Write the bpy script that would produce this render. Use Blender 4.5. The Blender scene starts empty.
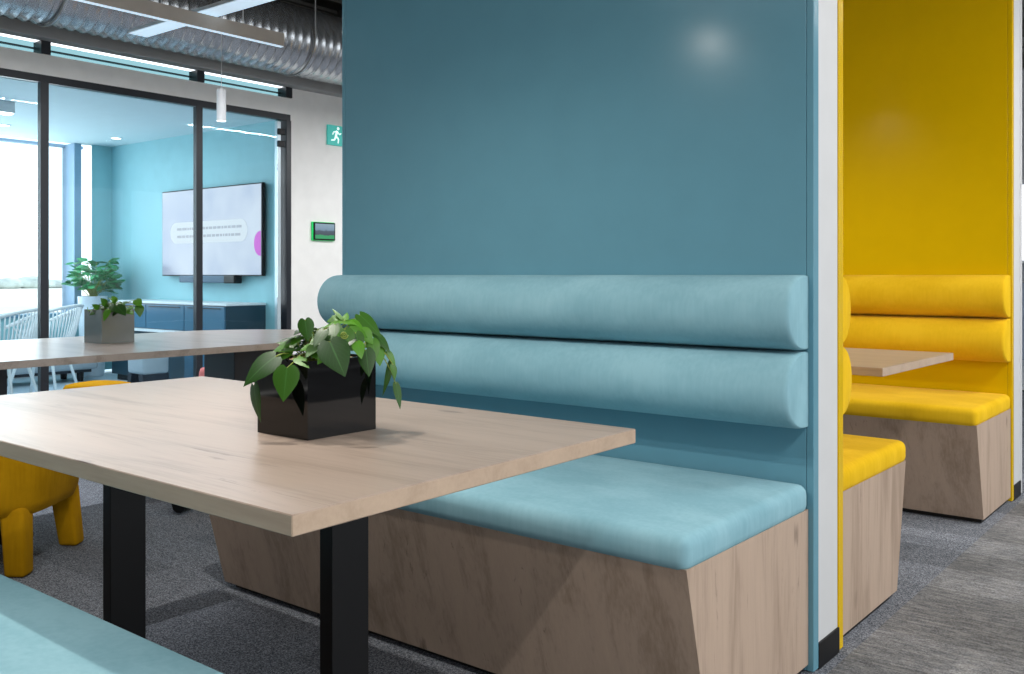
import bpy, bmesh, math, random
from mathutils import Vector, Matrix
random.seed(7)
sc = bpy.context.scene
PI = math.pi
R = math.radians

# ------------------------------------------------------------------ camera, world, exposure
CAM = Vector((0, 0, 1.04)); YAW = 38.77; FPX = 950.0
cd = bpy.data.cameras.new('camera'); cam = bpy.data.objects.new('camera', cd)
sc.collection.objects.link(cam)
cam.location = CAM; cam.rotation_euler = (PI/2, 0, R(YAW))
cd.sensor_width = 36; cd.lens = FPX/1024*36; cd.shift_y = -(337-275)/1024; cd.clip_start = .05; cd.clip_end = 900
sc.camera = cam
sc.view_settings.view_transform = 'Standard'; sc.view_settings.look = 'None'
sc.view_settings.gamma = 1; sc.view_settings.exposure = -0.16
sc.view_settings.use_curve_mapping = False
sc.cycles.use_denoising = True
sc.cycles.max_bounces = 10; sc.cycles.transparent_max_bounces = 16
sc.cycles.sample_clamp_indirect = 6
w = bpy.data.worlds.new('overcast_sky'); sc.world = w; w.use_nodes = True
bg = w.node_tree.nodes['Background']
bg.inputs[0].default_value = (.90, .95, 1.0, 1); bg.inputs[1].default_value = 2.4

FL = -.022      # floor level
def light(name, kind, loc, power, color=(1, 1, 1), rot=(0, 0, 0), size=None, size_y=None, parent=None, **kw):
    d = bpy.data.lights.new(name, kind); d.energy = power; d.color = color
    if kind == 'AREA':
        d.shape = 'RECTANGLE'; d.size = size; d.size_y = size_y or size
    for k, v in kw.items(): setattr(d, k, v)
    o = bpy.data.objects.new(name, d); sc.collection.objects.link(o)
    o.location = loc; o.rotation_euler = rot
    if parent: o.parent = parent
    return o
# added fill at the unseen right window wall; daylight in the meeting room's window
light('daylight_fill', 'AREA', (5.4, 2.5, 1.7), 125, (.93, .97, 1), (0, R(90), 0), 2.4, 10)
light('daylight_fill', 'AREA', (-10.25, 2.6, 1.6), 95, (.85, .95, 1), (0, R(-90), 0), 1.7, 4.5)
light('meeting_room_fill', 'AREA', (-8.5, 3.2, 2.34), 36, (.88, .96, 1), (0, 0, 0), 1.2, 3.0)  # added fill that lifts the meeting room beyond its own fittings

# ------------------------------------------------------------------ helpers
def hexc(h, k=1.0):
    h = h.lstrip('#'); out = []
    for i in (0, 2, 4):
        c = int(h[i:i+2], 16)/255
        out.append((c/12.92 if c <= .04045 else ((c+.055)/1.055)**2.4)*k)
    return (*out, 1)

def newmat(name):
    m = bpy.data.materials.new(name); m.use_nodes = True
    nt = m.node_tree; return m, nt, nt.nodes['Principled BSDF']

def N(nt, t, **kw):
    n = nt.nodes.new(t)
    for k, v in kw.items():
        if k.startswith('i_'): n.inputs[k[2:].replace('_', ' ')].default_value = v
        else: setattr(n, k, v)
    return n

def math_(nt, op, a, b=None, clamp=False):
    n = nt.nodes.new('ShaderNodeMath'); n.operation = op; n.use_clamp = clamp
    for i, v in enumerate((a, b)):
        if v is None: continue
        if isinstance(v, (int, float)): n.inputs[i].default_value = v
        else: nt.links.new(v, n.inputs[i])
    return n.outputs[0]

def mixc(nt, fac, a, b, mode='MIX'):
    n = nt.nodes.new('ShaderNodeMix'); n.data_type = 'RGBA'; n.blend_type = mode
    for s, v in ((n.inputs[0], fac), (n.inputs[6], a), (n.inputs[7], b)):
        if isinstance(v, (int, float, tuple)): s.default_value = v
        else: nt.links.new(v, s)
    return n.outputs[2]

def ramp(nt, fac, stops):
    n = nt.nodes.new('ShaderNodeValToRGB'); nt.links.new(fac, n.inputs[0])
    e = n.color_ramp.elements
    e[0].position, e[0].color = stops[0]; e[1].position, e[1].color = stops[-1]
    for p, c in stops[1:-1]:
        q = e.new(p); q.color = c
    return n.outputs[0]

def g4(v): return (v, v, v, 1)

def mapped(nt, scale, rot=(0, 0, 0), loc=(0, 0, 0), coord='Object'):
    tc = nt.nodes.new('ShaderNodeTexCoord'); mp = nt.nodes.new('ShaderNodeMapping')
    nt.links.new(tc.outputs[coord], mp.inputs[0])
    mp.inputs['Scale'].default_value = scale; mp.inputs['Rotation'].default_value = rot; mp.inputs['Location'].default_value = loc
    return mp.outputs[0]

def plain(name, col, rough=.5, metal=0, var=.05, vscale=8, bump=0, bscale=200, spec=.5, sheen=0):
    """painted, plastic or metal surface with a faint procedural unevenness"""
    m, nt, b = newmat(name)
    c = hexc(col) if isinstance(col, str) else col
    v = mapped(nt, (1, 1, 1))
    nz = N(nt, 'ShaderNodeTexNoise', i_Scale=vscale, i_Detail=3.0); nt.links.new(v, nz.inputs[0])
    f = ramp(nt, nz.outputs[0], [(.3, g4(1-var)), (.7, g4(1+var))])
    nt.links.new(mixc(nt, 1.0, c, f, 'MULTIPLY'), b.inputs['Base Color'])
    b.inputs['Roughness'].default_value = rough; b.inputs['Metallic'].default_value = metal
    b.inputs['Specular IOR Level'].default_value = spec
    if sheen:
        b.inputs['Sheen Weight'].default_value = sheen; b.inputs['Sheen Roughness'].default_value = .45
    if bump:
        n2 = N(nt, 'ShaderNodeTexNoise', i_Scale=bscale, i_Detail=2.0); nt.links.new(v, n2.inputs[0])
        bp = N(nt, 'ShaderNodeBump', i_Strength=bump, i_Distance=.002); nt.links.new(n2.outputs[0], bp.inputs['Height'])
        nt.links.new(bp.outputs[0], b.inputs['Normal'])
    return m

def fabric(name, col, col2):
    """short-pile upholstery: brushed patches, fine weave, sheen"""
    m, nt, b = newmat(name)
    v = mapped(nt, (1.6, 3, 2.2)); nz = N(nt, 'ShaderNodeTexNoise', i_Scale=2.2, i_Detail=4.0, i_Roughness=.6); nt.links.new(v, nz.inputs[0])
    v2 = mapped(nt, (30, 30, 3)); n2 = N(nt, 'ShaderNodeTexNoise', i_Scale=3.0, i_Detail=3.0); nt.links.new(v2, n2.inputs[0])
    f = math_(nt, 'ADD', math_(nt, 'MULTIPLY', nz.outputs[0], .75), math_(nt, 'MULTIPLY', n2.outputs[0], .25))
    nt.links.new(ramp(nt, f, [(.38, hexc(col2)), (.62, hexc(col))]), b.inputs['Base Color'])
    b.inputs['Roughness'].default_value = .85; b.inputs['Specular IOR Level'].default_value = 0
    b.inputs['Sheen Weight'].default_value = .04; b.inputs['Sheen Roughness'].default_value = .4
    v3 = mapped(nt, (1, 1, 1)); n3 = N(nt, 'ShaderNodeTexNoise', i_Scale=500.0); nt.links.new(v3, n3.inputs[0])
    n4 = N(nt, 'ShaderNodeTexNoise', i_Scale=9.0, i_Detail=2.0); nt.links.new(v3, n4.inputs[0])
    h = math_(nt, 'ADD', math_(nt, 'MULTIPLY', n3.outputs[0], .08), n4.outputs[0])
    bp = N(nt, 'ShaderNodeBump', i_Strength=.25, i_Distance=.01); nt.links.new(h, bp.inputs['Height'])
    nt.links.new(bp.outputs[0], b.inputs['Normal'])
    return m

def wood(name, light_, mid, dark, axis='X', tilt=0.0, crack=1.0, rough=.45, seed=0.0):
    """pale oak board: long grain, fibres, dark checks and a few knots"""
    m, nt, b = newmat(name)
    rot = {'X': (0, 0, tilt), 'Z': (0, tilt, 0)}[axis]
    def sc3(a, c): return (a, c, c) if axis == 'X' else (c, c, a)
    l = (seed, seed*1.7, seed*.6)
    va = mapped(nt, sc3(.9, 7), rot, l); na = N(nt, 'ShaderNodeTexNoise', i_Scale=1.6, i_Detail=5.0, i_Roughness=.6, i_Distortion=.6); nt.links.new(va, na.inputs[0])
    vb = mapped(nt, sc3(4, 90), rot, l); nb = N(nt, 'ShaderNodeTexNoise', i_Scale=1.5, i_Detail=4.0, i_Roughness=.65); nt.links.new(vb, nb.inputs[0])
    f = math_(nt, 'ADD', math_(nt, 'MULTIPLY', na.outputs[0], .72), math_(nt, 'MULTIPLY', nb.outputs[0], .28))
    col = ramp(nt, f, [(.36, hexc(mid)), (.5, hexc(light_)), (.66, hexc(light_, 1.1))])
    # checks: thin, elongated, only in some places
    vc = mapped(nt, sc3(2.4, 34), rot, l); nc = N(nt, 'ShaderNodeTexNoise', i_Scale=1.5, i_Detail=6.0, i_Roughness=.7, i_Distortion=1.2); nt.links.new(vc, nc.inputs[0])
    vd = mapped(nt, sc3(1.6, 4), rot, l); nd = N(nt, 'ShaderNodeTexNoise', i_Scale=1.4, i_Detail=1.0); nt.links.new(vd, nd.inputs[0])
    c1 = ramp(nt, nc.outputs[0], [(.62, g4(0)), (.70, g4(1))])
    c2 = ramp(nt, nd.outputs[0], [(.46, g4(0)), (.60, g4(1))])
    ck = math_(nt, 'MULTIPLY', math_(nt, 'MULTIPLY', c1, c2), .75*crack, True)
    col = mixc(nt, ck, col, hexc(dark))
    # knots
    vk = mapped(nt, sc3(2.0, 4.2), rot, (l[0]+3, l[1], l[2]+1)); vo = N(nt, 'ShaderNodeTexVoronoi', i_Scale=1.1); nt.links.new(vk, vo.inputs[0])
    dist = math_(nt, 'ADD', vo.outputs['Distance'], math_(nt, 'MULTIPLY', math_(nt, 'SUBTRACT', nc.outputs[0], .5), .25))
    kn = ramp(nt, dist, [(.03, g4(.7*crack)), (.09, g4(0))])
    col = mixc(nt, kn, col, hexc(dark))
    nt.links.new(col, b.inputs['Base Color']); b.inputs['Roughness'].default_value = rough
    b.inputs['Specular IOR Level'].default_value = .4
    bp = N(nt, 'ShaderNodeBump', i_Strength=.15, i_Distance=.002); nt.links.new(f, bp.inputs['Height']); nt.links.new(bp.outputs[0], b.inputs['Normal'])
    return m

def carpet(name):
    """carpet tiles 0.25 x 1 m laid in a stagger: heathered grey, browner and more brushed along the aisle"""
    m, nt, b = newmat(name)
    ge = nt.nodes.new('ShaderNodeNewGeometry'); sx = nt.nodes.new('ShaderNodeSeparateXYZ'); nt.links.new(ge.outputs['Position'], sx.inputs[0])
    X, Y = sx.outputs[0], sx.outputs[1]
    row = math_(nt, 'FLOOR', math_(nt, 'DIVIDE', math_(nt, 'ADD', Y, 20.08), .25))
    off = math_(nt, 'MULTIPLY', math_(nt, 'MODULO', math_(nt, 'MULTIPLY', row, .37), 1.0), 1.0)
    colm = math_(nt, 'FLOOR', math_(nt, 'ADD', math_(nt, 'ADD', X, 20.93), off))
    cb = nt.nodes.new('ShaderNodeCombineXYZ'); nt.links.new(row, cb.inputs[0]); nt.links.new(colm, cb.inputs[1])
    wn = nt.nodes.new('ShaderNodeTexWhiteNoise'); wn.noise_dimensions = '2D'; nt.links.new(cb.outputs[0], wn.inputs[0])
    sp = N(nt, 'ShaderNodeTexNoise', i_Scale=210.0, i_Detail=3.0, i_Roughness=.85); nt.links.new(ge.outputs['Position'], sp.inputs[0])
    mp = nt.nodes.new('ShaderNodeMapping'); mp.inputs['Scale'].default_value = (9, 40, 1); nt.links.new(ge.outputs['Position'], mp.inputs[0])
    br = N(nt, 'ShaderNodeTexNoise', i_Scale=1.6, i_Detail=6.0, i_Roughness=.7); nt.links.new(mp.outputs[0], br.inputs[0])
    pn = N(nt, 'ShaderNodeTexNoise', i_Scale=2.2, i_Detail=2.0); nt.links.new(ge.outputs['Position'], pn.inputs[0])
    # inside the booths
    a = ramp(nt, sp.outputs[0], [(.38, hexc('#43474e')), (.5, hexc('#72767e')), (.62, hexc('#abafb7'))])
    a = mixc(nt, 1.0, a, ramp(nt, wn.outputs[0], [(0, g4(.80)), (.6, g4(.95)), (1, g4(1.18))]), 'MULTIPLY')
    # aisle
    c = ramp(nt, br.outputs[0], [(.36, hexc('#5a5855')), (.5, hexc('#85827e')), (.62, hexc('#aca9a3'))])
    c = mixc(nt, .5, c, a)
    c = mixc(nt, 1.0, c, ramp(nt, wn.outputs[0], [(0, g4(.88)), (.5, g4(.97)), (1, g4(1.12))]), 'MULTIPLY')
    c = mixc(nt, 1.0, c, ramp(nt, pn.outputs[0], [(.35, g4(.82)), (.65, g4(1.1))]), 'MULTIPLY')
    edge = math_(nt, 'GREATER_THAN', X, -.93)
    nt.links.new(mixc(nt, edge, a, c), b.inputs['Base Color'])
    b.inputs['Roughness'].default_value = .95; b.inputs['Specular IOR Level'].default_value = 0
    bp = N(nt, 'ShaderNodeBump', i_Strength=.4, i_Distance=.004); nt.links.new(sp.outputs[0], bp.inputs['Height']); nt.links.new(bp.outputs[0], b.inputs['Normal'])
    return m

def emit(name, col, strength, var=0.0, base=None):
    m, nt, b = newmat(name)
    c = hexc(col) if isinstance(col, str) else col
    b.inputs['Base Color'].default_value = base or c; b.inputs['Emission Color'].default_value = c
    b.inputs['Emission Strength'].default_value = strength
    v = mapped(nt, (1, 1, 1)); nz = N(nt, 'ShaderNodeTexNoise', i_Scale=3.0); nt.links.new(v, nz.inputs[0])
    nt.links.new(mixc(nt, 1.0, c, ramp(nt, nz.outputs[0], [(.3, g4(1-var)), (.7, g4(1+var))]), 'MULTIPLY'), b.inputs['Emission Color'])
    return m

def glass(name, tint, refl=.5):
    """clear pane: passes light with a faint tint, mirrors by Fresnel"""
    m = bpy.data.materials.new(name); m.use_nodes = True; nt = m.node_tree
    nt.nodes.remove(nt.nodes['Principled BSDF']); out = nt.nodes['Material Output']
    tr = nt.nodes.new('ShaderNodeBsdfTransparent'); tr.inputs[0].default_value = tint
    gl = nt.nodes.new('ShaderNodeBsdfGlossy'); gl.inputs['Roughness'].default_value = .0
    fr = N(nt, 'ShaderNodeFresnel', i_IOR=1.45); mx = nt.nodes.new('ShaderNodeMixShader')
    nz = N(nt, 'ShaderNodeTexNoise', i_Scale=1.0)
    f = math_(nt, 'MULTIPLY', fr.outputs[0], refl)
    nt.links.new(f, mx.inputs[0]); nt.links.new(tr.outputs[0], mx.inputs[1]); nt.links.new(gl.outputs[0], mx.inputs[2])
    nt.links.new(mx.outputs[0], out.inputs[0])
    return m

def leafmat(name, dark, light_, vein):
    m, nt, b = newmat(name)
    at = nt.nodes.new('ShaderNodeAttribute'); at.attribute_name = 'tone'
    uv = nt.nodes.new('ShaderNodeUVMap'); sx = nt.nodes.new('ShaderNodeSeparateXYZ'); nt.links.new(uv.outputs[0], sx.inputs[0])
    col = mixc(nt, at.outputs['Fac'], hexc(dark), hexc(light_))
    d = math_(nt, 'ABSOLUTE', math_(nt, 'SUBTRACT', sx.outputs[0], .5))
    rib = ramp(nt, d, [(.0, g4(.4)), (.04, g4(0))])
    side = math_(nt, 'SINE', math_(nt, 'MULTIPLY', math_(nt, 'SUBTRACT', sx.outputs[1], d), 42.0))
    sv = ramp(nt, side, [(.8, g4(0)), (1, g4(.08))])
    col = mixc(nt, rib, col, hexc(vein)); col = mixc(nt, sv, col, hexc(vein))
    nt.links.new(col, b.inputs['Base Color']); b.inputs['Roughness'].default_value = .42; b.inputs['Specular IOR Level'].default_value = .4
    tl = nt.nodes.new('ShaderNodeBsdfTranslucent'); nt.links.new(col, tl.inputs[0])
    mx = nt.nodes.new('ShaderNodeMixShader'); mx.inputs[0].default_value = .15
    out = nt.nodes['Material Output']
    nt.links.new(b.outputs[0], mx.inputs[1]); nt.links.new(tl.outputs[0], mx.inputs[2]); nt.links.new(mx.outputs[0], out.inputs[0])
    return m

# --- mesh builders
def BM(): return bmesh.new()

def box(bm, x0, x1, y0, y1, z0, z1, bev=0, seg=2, mi=0):
    r = bmesh.ops.create_cube(bm, size=1); vs = r['verts']
    for v in vs:
        v.co = Vector(((x0+x1)/2+v.co.x*(x1-x0), (y0+y1)/2+v.co.y*(y1-y0), (z0+z1)/2+v.co.z*(z1-z0)))
    fs = {f for v in vs for f in v.link_faces}
    for f in fs: f.material_index = mi
    if bev:
        es = list({e for v in vs for e in v.link_edges})
        bmesh.ops.bevel(bm, geom=es, offset=bev, segments=seg, profile=.5, affect='EDGES')
    return bm

def poly_prism(bm, pts, h0, h1, plane='XY', bev=0, seg=2):
    """extrude a polygon; plane XY -> along Z, YZ -> along X, XZ -> along Y"""
    def P(a, b_, h): return {'XY': (a, b_, h), 'YZ': (h, a, b_), 'XZ': (a, h, b_)}[plane]
    lo = [bm.verts.new(P(a, b_, h0)) for a, b_ in pts]; hi = [bm.verts.new(P(a, b_, h1)) for a, b_ in pts]
    n = len(pts); fs = [bm.faces.new(lo), bm.faces.new(hi)]
    for i in range(n): fs.append(bm.faces.new((lo[i], lo[(i+1) % n], hi[(i+1) % n], hi[i])))
    if bev:
        es = list({e for f in fs for e in f.edges})
        bmesh.ops.bevel(bm, geom=es, offset=bev, segments=seg, profile=.5, affect='EDGES')
    return bm

def tube(bm, pts, r, n=8, r1=None):
    pts = [Vector(p) for p in pts]; rings = []
    for i, p in enumerate(pts):
        d = (pts[min(i+1, len(pts)-1)]-pts[max(i-1, 0)]).normalized()
        a = d.cross(Vector((0, 0, 1)));
        if a.length < .05: a = d.cross(Vector((1, 0, 0)))
        a.normalize(); b_ = d.cross(a)
        rr = r if r1 is None else r+(r1-r)*i/(len(pts)-1)
        rings.append([bm.verts.new(p+a*math.cos(2*PI*k/n)*rr+b_*math.sin(2*PI*k/n)*rr) for k in range(n)])
    for A, B in zip(rings, rings[1:]):
        for k in range(n): bm.faces.new((A[k], A[(k+1) % n], B[(k+1) % n], B[k]))
    bm.faces.new(rings[0]); bm.faces.new(rings[-1])
    return bm

def lathe(bm, prof, c=(0, 0), n=32):
    rings = []
    for r, z in prof: rings.append([bm.verts.new((c[0]+r*math.cos(2*PI*k/n), c[1]+r*math.sin(2*PI*k/n), z)) for k in range(n)])
    for A, B in zip(rings, rings[1:]):
        for k in range(n): bm.faces.new((A[k], A[(k+1) % n], B[(k+1) % n], B[k]))
    bm.faces.new(rings[0]); bm.faces.new(rings[-1])
    return bm

def obj(name, bm, mat, parent=None, smooth=False, kind=None, label=None, **mods):
    bmesh.ops.recalc_face_normals(bm, faces=bm.faces[:])
    me = bpy.data.meshes.new(name); bm.to_mesh(me); bm.free()
    for mm in (mat if isinstance(mat, (list, tuple)) else [mat]): me.materials.append(mm)
    o = bpy.data.objects.new(name, me); sc.collection.objects.link(o)
    if smooth:
        for p in me.polygons: p.use_smooth = True
        if smooth != 'all': me.set_sharp_from_angle(angle=R(40))
    if parent: o.parent = parent
    if kind: o['kind'] = kind
    if label: o['label'] = label
    return o

def thing(name, label, cat, loc=(0, 0, 0), rz=0, group=None, kind=None):
    o = bpy.data.objects.new(name, None); sc.collection.objects.link(o); o.empty_display_size = .1
    o.location = loc; o.rotation_euler = (0, 0, rz)
    if kind: o['kind'] = kind
    if label: o['label'] = label
    if cat: o['category'] = cat
    if group: o['group'] = group
    return o

def dup(o, parent=None):
    c = o.copy(); sc.collection.objects.link(c)
    if parent: c.parent = parent
    for ch in list(o.children): dup(ch, c)
    return c

def struct(name, bm, mat, parent=None, **k):
    return obj(name, bm, mat, parent, kind=None if parent else 'structure', **k)

# ------------------------------------------------------------------ materials
M = {}
M['carpet'] = carpet('carpet_tiles')
M['bluepaint'] = plain('satin_blue_paint', '#6394a5', .2, var=.02, spec=.28)
M['yellowpaint'] = plain('satin_yellow_paint', '#d4ae04', .22, var=.02, spec=.25)
M['white'] = plain('white_wall_paint', '#c9cacb', .6, var=.02)
M['offwhite'] = plain('off_white_wall_paint', '#e8e7e3', .7, var=.03)
M['teal'] = plain('teal_wall_paint', '#93c4cc', .6, var=.03)
M['bluefab'] = fabric('pale_blue_upholstery', '#8fb8c3', '#7fa9b5')
M['yellowfab'] = fabric('yellow_upholstery', '#e6bb28', '#d9ad1c')
M['mustard'] = fabric('mustard_felt', '#b98a14', '#a2770e')
M['woodT'] = wood('oak_table_laminate', '#a29082', '#8c7a6c', '#57483f', 'X', .06, 1.2, .36)
M['woodB'] = wood('oak_bench_laminate', '#b29c8a', '#998472', '#54443a', 'Z', -.05, 1.0, .5, 2.3)
M['woodE'] = wood('oak_edge_band', '#b39d88', '#a8927d', '#8c7866', 'X', 0, .12, .5)
M['woodM'] = wood('oak_long_table_laminate', '#978b83', '#84786f', '#685c53', 'X', PI/2, .3, .28)
M['black'] = plain('black_powder_coat', '#08080b', .45, spec=.3)
M['blackgloss'] = plain('glossy_black_glaze', '#040405', .05, spec=.4)
M['navy'] = plain('dark_navy_laminate', '#1c2430', .5)
M['frame'] = plain('dark_window_frame', '#151a22', .4)
M['plinth'] = plain('dark_plinth', '#14110f', .6)
M['galv'] = plain('galvanised_steel', '#c8cbce', .27, .85, var=.15, vscale=5, bump=.2, bscale=30)
M['greymetal'] = plain('grey_painted_steel', '#9c9c9a', .6)
M['soffit'] = plain('dark_soffit', '#4c4a46', .8, var=.2, vscale=3)
M['whiteplastic'] = plain('white_plastic', '#e2e5e8', .4)
M['beige'] = plain('pale_lamp_housing', '#b9b2aa', .5)
M['diff'] = emit('lamp_diffuser', (1, .97, .92, 1), 6)
M['softdiff'] = emit('lamp_panel', (.62, .78, .92, 1), .75)
M['greypot'] = plain('glossy_grey_glaze', '#666b69', .15, spec=.6)
M['whitepot'] = plain('white_pot_glaze', '#dfe8f2', .35)
M['soil'] = plain('potting_soil', '#9c8661', .9, var=.4, vscale=90, bump=1, bscale=120)
M['leaf'] = leafmat('philodendron_leaf', '#082c10', '#528c1a', '#4f8746')
M['leaf2'] = leafmat('bushy_plant_leaf', '#1f7a45', '#43a868', '#8fd0a0')
M['stem'] = plain('plant_stem', '#8a9a3c', .5)
M['glass'] = glass('partition_glass', (.90, .965, .985, 1), .3)
M['slotglass'] = glass('tinted_slot_glass', (.43, .57, .59, 1), .6)
M['winglass'] = glass('window_glass', (.96, .98, .99, 1), .6)
M['cred'] = plain('dark_teal_laminate', '#1d3a48', .35)
M['cred_l'] = plain('slate_blue_glossy_door', '#4b6f88', .15)
M['meetfloor'] = plain('pale_meeting_room_floor', '#b9cad6', .35, var=.06)
M['greyfab'] = plain('grey_upholstery', '#a9b2ba', .9)
M['pink'] = fabric('pink_felt', '#d98c8c', '#cc7b7b')
M['meetceil'] = plain('white_ceiling_paint', '#cfe0e6', .8, var=.02)
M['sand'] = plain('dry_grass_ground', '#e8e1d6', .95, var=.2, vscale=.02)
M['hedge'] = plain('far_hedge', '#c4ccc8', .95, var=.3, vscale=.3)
M['exitgreen'] = emit('exit_sign_green', '#3aa69c', .55)
M['exitwhite'] = emit('exit_sign_white', '#d8f0ea', .8)

# ------------------------------------------------------------------ setting: office shell
CEIL = 3.55
struct('floor', box(BM(), -7, 5.6, -5.6, 13, -.12, FL), M['carpet'])
struct('floor_meeting_room', box(BM(), -10.4, -7.0, -1.2, 5.6, -.12, FL-.001), M['meetfloor'])
bm = box(BM(), -7.1, 5.6, -5.6, 13, CEIL, CEIL+.12)
for k in range(12):
    y = -4.5+k*1.5; box(bm, -7.1, 5.6, y, y+.10, CEIL-.16, CEIL)
for k in range(40):
    x = -7+k*.3; box(bm, x, x+.05, -5.6, 13, CEIL-.03, CEIL)
struct('ceiling', bm, M['soffit'])
# left wall: glazed up to 2.5 m, a slot of high windows, solid beyond the door
bm = box(BM(), -7.12, -7.0, -5.6, 5.49, 2.50, 2.65)
box(bm, -7.12, -7.0, 5.49, 13, 0, 2.84)
box(bm, -7.12, -7.0, -5.6, -1.2, 0, 2.5)
struct('wall_left', bm, M['offwhite'])
struct('wall_left_upper', box(BM(), -7.12, -7.0, -5.6, 13, 2.84, CEIL), M['soffit'])
t = thing('window_1', None, None, kind='structure')
bm = BM()
for y in (-1.8, -.6, .7, 1.98, 3.27, 4.55, 5.46): box(bm, -7.10, -6.98, y-.035, y+.035, 2.65, 2.745)
box(bm, -7.10, -7.06, -5.6, 5.49, 2.695, 2.702)
obj('window_frame', bm, M['frame'], t)
obj('pane', box(BM(), -7.07, -7.062, -5.6, 5.49, 2.652, 2.74), M['slotglass'], t)
bm = box(BM(), -7.0, -6.90, -5.6, 9, 2.745, 2.84)
box(bm, -6.90, -6.88, -5.6, 9, 2.745, 2.76)
struct('trim_1', bm, M['greymetal'])
# unseen office walls: right windows added for light, rear kept solid against it
def window_wall(name, a0, a1, at, axis, outer):
    """wall with a row of big windows, at x=at (axis 'x') or y=at (axis 'y')"""
    def b(bm_, p0, p1, z0, z1, d0=0.0, d1=.12):
        if axis == 'x': box(bm_, at+d0*outer, at+d1*outer, p0, p1, z0, z1) if outer > 0 else box(bm_, at+d1*outer, at+d0*outer, p0, p1, z0, z1)
        else: box(bm_, p0, p1, at+d0*outer, at+d1*outer, z0, z1) if outer > 0 else box(bm_, p0, p1, at+d1*outer, at+d0*outer, z0, z1)
    bm_ = BM(); b(bm_, a0, a1, 0, .5); b(bm_, a0, a1, 2.9, CEIL); b(bm_, a0, a0+.3, .5, 2.9); b(bm_, a1-.3, a1, .5, 2.9)
    n = int((a1-a0)/2)
    for k in range(1, n):
        p = a0+(a1-a0)*k/n; b(bm_, p-.06, p+.06, .5, 2.9)
    return struct(name, bm_, M['white'])
window_wall('wall_right', -5.6, 13, 5.48, 'x', 1)
struct('wall_front', box(BM(), -7.1, 5.6, -5.6, -5.48, 0, CEIL), M['white'])
bm = box(BM(), -7.1, -4.2, 12.88, 13, 0, CEIL); box(bm, -.4, 5.6, 12.88, 13, 0, CEIL)
box(bm, -4.2, -.4, 12.88, 13, 0, .8); box(bm, -4.2, -.4, 12.88, 13, 2.2, CEIL)
struct('wall_back', bm, M['white'])
t = thing('window_2', None, None, kind='structure')
bm = box(BM(), -4.2, -.4, 12.9, 12.96, .8, .86); box(bm, -4.2, -.4, 12.9, 12.96, 2.14, 2.2)
for x in (-4.17, -3.2, -2.25, -1.3, -.43): box(bm, x-.03, x+.03, 12.9, 12.96, .8, 2.2)
obj('window_frame', bm, M['whiteplastic'], t)

# ------------------------------------------------------------------ glazed meeting room
MX = -10.03; MY = 5.42; MC = 2.455
struct('ceiling_meeting_room', box(BM(), -10.1, -7.12, -1.2, MY, MC, MC+.05), M['meetceil'])
struct('wall_meeting_back', box(BM(), MX, -7.12, MY, MY+.1, 0, MC+.05), M['teal'])
struct('wall_meeting_front', box(BM(), MX, -7.12, -1.3, -1.2, 0, MC+.05), M['teal'])
bm = box(BM(), MX-.27, MX, -1.2, 5.2, 0, .60); box(bm, MX-.02, MX, 5.2, MY+.1, 0, MC)
struct('wall_meeting_window', bm, M['teal'])
t = thing('window_3', None, None, kind='structure')
bm = BM()
for y in (-.9, .9, 2.55): box(bm, MX-.27, MX, y, y+.09, .63, MC)
box(bm, MX-.27, MX, 5.0, 5.076, .63, MC)
box(bm, MX-.27, MX-.2, -1.2, 5.2, MC-.03, MC)
obj('window_frame', bm, plain('blue_grey_frame', '#8fabc4', .5), t)
obj('window_sill', box(BM(), MX-.27, MX+.03, -1.2, 5.2, .60, .635, .004), plain('blue_grey_sill', '#6f97ad', .5), t)
obj('pane', box(BM(), MX-.24, MX-.232, -1.2, 5.2, .635, MC-.03), M['winglass'], t)

t = thing('window_4', None, None, kind='structure')      # glazed screen between office and meeting room
bm = box(BM(), -7.045, -7.0, -1.2, 5.49, 2.445, 2.50)
box(bm, -7.045, -7.0, -1.2, 4.55, FL, .05)
for y in (-.6, .7, 1.98, 3.27, 4.55): box(bm, -7.045, -7.0, y-.030, y+.030, .05, 2.445)
obj('window_frame', bm, M['frame'], t)
for y0, y1 in ((-.57, .67), (.73, 1.95), (2.01, 3.24), (3.30, 4.52)):
    obj('pane', box(BM(), -7.028, -7.018, y0, y1, .05, 2.445), M['glass'], t)
t = thing('door_1', None, None, kind='structure')
obj('door_frame', box(BM(), -7.10, -6.99, 5.44, 5.49, FL, 2.445), M['frame'], t)
obj('pane', box(BM(), -7.028, -7.018, 4.59, 5.36, .01, 2.44), M['glass'], t)
obj('door_stile', box(BM(), -7.06, -7.03, 5.36, 5.405, .01, 2.43), plain('brushed_door_stile', '#c3d3da', .35, .3), t)
for z in (2.20, 2.31): obj('hinge', box(BM(), -7.03, -7.0, 5.36, 5.43, z, z+.055, .006), M['black'], t)

# outside, seen through the meeting room window
struct('ground_outside', box(BM(), -420, -10.6, -260, 420, -3.3, -3.1), M['sand'])
for i, (x, y, l, h) in enumerate(((-300, 140, 110, 3.0),)):
    bm = BM(); rr = random.Random(i)
    for k in range(16):
        s = rr.uniform(.6, 1.2)
        r_ = bmesh.ops.create_icosphere(bm, subdivisions=2, radius=1)
        for v in r_['verts']: v.co = Vector((x+v.co.x*3+rr.uniform(-.15, .15), y-l/2+l*k/15+v.co.y*l/18, -3.1+h*.5*s+v.co.z*h*.6*s))
    o = obj('hedge', bm, M['hedge'], smooth='all')
    o['label'] = 'pale hazy hedge on the far ground outside the meeting room window'; o['category'] = 'hedge'

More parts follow.
